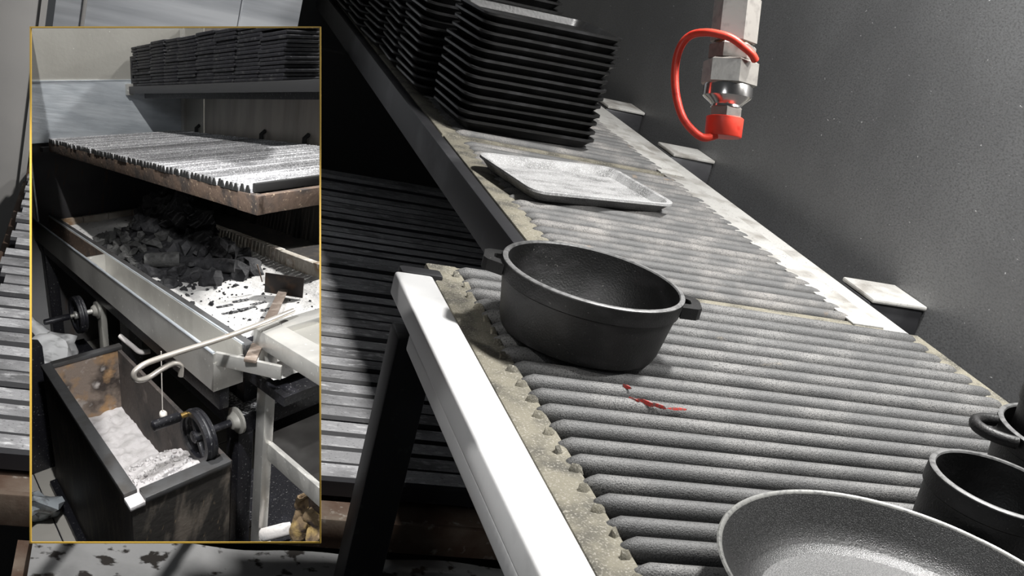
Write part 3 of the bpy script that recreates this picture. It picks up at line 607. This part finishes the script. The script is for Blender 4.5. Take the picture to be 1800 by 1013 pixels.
# --- steel work table at the right
tb = thing('steel_table', (-.85, 1.0, 0), 'stainless work table corner at the right with a sunken top and lower shelf', 'table')
part('top_rim', MB().box(-1.047, -.5, .843, .925, .895, .95, .004), m_STEEL, tb)
part('top_rim', MB().box(-1.047, -.995, .925, 1.5, .895, .95, .004), m_STEEL, tb)
part('basin', MB().box(-.995, -.5, .925, 1.5, .90, .93), m_STEELM, tb)
part('leg', MB().box(-1.04, -1.0, .862, .902, 0, .897, .002), m_STEEL, tb)
part('corner_gusset', MB().beam((-1.052, .716, .882), (-.893, .822, .882), .012, .042, b=.002), m_STEEL, tb)
part('shelf_rail', MB().box(-1.0, -.5, .882, .902, .487, .55, .002), m_STEEL, tb)
part('lower_shelf', MB().box(-1.035, -.5, .9, 1.5, .535, .55), m_SHELF, tb)
part('foot_rail', MB().box(-1.0, -.5, .87, .9, .10, .15, .002), m_STEEL, tb)
part('foot_shelf', MB().box(-1.3, -.5, .9, 1.44, .12, .14), m_BLACK, tb)  # drawn out wide and black to paint the dark below the table
part('back_panel', MB().box(-1.3, -.5, 1.42, 1.44, .12, .88), m_BLACK, tb)  # added black panel standing in for the dark under the table
def rag(c, sx, sy, sz, seed, nx=26):
    def f(u_, v_):
        p = Vector((u_ * 3 + seed, v_ * 3, seed)); return p
    mb = MB(); vs = []; fs = []
    for i in range(nx + 1):
        for j in range(nx + 1):
            u_ = i / nx; v_ = j / nx; p = Vector((u_ * 3.2 + seed, v_ * 3.2, seed))
            vs.append((c[0] + (u_ - .5) * sx * (1 - .4 * (v_ - .3)) + .025 * noise.noise(p * 1.4), c[1] + .06 * noise.noise(p) + .03 * math.sin(u_ * 11 + seed), c[2] + (v_ - .5) * sz + .05 * noise.noise(p + Vector((7, 1, 0)))))
    for i in range(nx):
        for j in range(nx): a_ = i * (nx + 1) + j; fs.append((a_, a_ + nx + 1, a_ + nx + 2, a_ + 1))
    return mb.add(vs, fs)
o = solo('rag', rag((-.885, .97, .27), .12, .1, .2, 2.3), m_RAG, (-.885, .97, .15), 'crumpled tan and black rag under the steel table', 'rag', smooth=60)
o.modifiers.new('thickness', 'SOLIDIFY').thickness = .0012
o = solo('rag', rag((-.83, .99, .33), .12, .1, .22, 5.1), m_RAG2, (-.83, .99, .2), 'dark brown rag draped behind the tan rag', 'rag', smooth=60)
o.modifiers.new('thickness', 'SOLIDIFY').thickness = .0012
solo('paper_roll', MB().tube([(-.985, .862, .19), (-.98, .866, .193), (-.945, .93, .215), (-.935, .95, .22)], [.018, .021, .021, .019], 14), m_PAPER, (-.96, .9, .15), 'short white roll lying beside the tan rag', 'roll', smooth=50)

# --- ash bin
bn = thing('ash_bin', (-1.36, .54, 0), 'burnt black metal ash bin standing below the trough', 'bin')
part('side_wall', MB().box(-1.775, -.95, .385, .40, .01, .585), m_BIN, bn)
part('end_wall', MB().box(-.962, -.948, .386, .70, .01, .585), m_BINEND, bn)
part('far_wall', MB().box(-1.775, -1.76, .40, .72, .01, .585), m_STAIN, bn)
part('inner_wall', MB().box(-1.76, -.962, .70, .715, .01, .585), m_STAINSHADE, bn)
part('inner_lining', MB().box(-1.76, -.962, .40, .404, .01, .585), m_STAIN, bn)
part('rim', MB().box(-1.78, -.985, .38, .42, .585, .603, .002), m_RIM, bn)
part('rim', MB().box(-.985, -.944, .425, .70, .585, .603, .002), m_RIM, bn)
part('rim', MB().box(-1.785, -1.755, .42, .72, .585, .603, .002), m_RIM, bn)
part('corner_block', MB().box(-.985, -.944, .38, .425, .578, .592, .002), m_BINASH, bn)
part('bottom_skid', MB().box(-1.79, -.95, .355, .39, 0, .03, .004), m_BLACK, bn)
def binash(x, y):
    tt = min(1, max(0, (x + 1.40) / .38)); return .30 + .255 * tt ** .8 + .10 * max(0, (y - .5)) * tt + .014 * noise.noise(Vector((x * 14, y * 14, 0))) + .008 * noise.noise(Vector((x * 40, y * 40, 2)))
solo('bin_ash', MB().field(-1.76, -.96, 120, .404, .70, 50, binash), m_BINASH, (-1.2, .55, .3), 'pale loose ash heaped in the near end of the bin', 'ash', kind='stuff', smooth=70)
cl = MB()
for i in range(260):
    x = random.uniform(-1.3, -.97); y = random.uniform(.415, .69); s_ = random.uniform(.003, .009); cl.lump((x, y, binash(x, y) + s_ * .3), (s_, s_, s_ * .8), i * .77, .4, 1)
solo('ash_clods', cl, m_BINASH, (-1.2, .55, .4), 'small pale clods on the heaped ash in the bin', 'ash', kind='stuff', smooth=50)
pp = thing('bin_lever', (-1.7, .74, .6), 'short bent pipe lever over the far edge of the bin', 'lever')
part('pipe', MB().tube(smoothpath([Vector(q) for q in ((-1.79, .728, .63), (-1.70, .745, .615), (-1.65, .753, .612), (-1.635, .79, .612))], 4), .011, 10), m_PAPER, pp, 60)
sg = thing('pull_string', (-1.2, .62, .6), 'thin pale string with a round knob hanging from the trough', 'string')
part('cord', MB().tube([(-1.205, .62, .86), (-1.208, .62, .75), (-1.21, .62, .645)], .0018, 6), m_BONE, sg)
part('knob', MB().lump((-1.21, .622, .628), (.014, .014, .014), 1.1, .12, 2), m_BONE, sg, 80)

# --- things left of the bin
solo('black_crate', MB().box(-2.3, -1.90, .2, .425, 0, .62, .004), m_BLACK, (-2.1, .3, 0), 'black crate at the far left beyond the ash bin', 'crate')
sk = thing('white_sack', (-2.0, .5, .45), 'white plastic sack slumped between the black crate and the bin', 'sack')
part('bag', MB().lump((-2.02, .475, .53), (.13, .085, .10), 4.4, .35, 3), m_SACK, sk, 60)
part('neck', MB().tube([(-2.05, .46, .58), (-2.1, .43, .64), (-2.13, .42, .65)], [.05, .025, .03], 10), m_SACK, sk, 60)
solo('sack_stand', MB().box(-2.2, -1.84, .43, .7, 0, .45, .004), m_BLACK, (-2, .55, 0), 'black box behind the bin that carries the white sack', 'box')
solo('plastic_bag', MB().lump((-1.63, .255, .07), (.09, .05, .10), 6.2, .6, 3), m_BAG, (-1.63, .255, 0), 'crumpled clear plastic bag on the beige tiles', 'bag', smooth=25)
MODEL = False
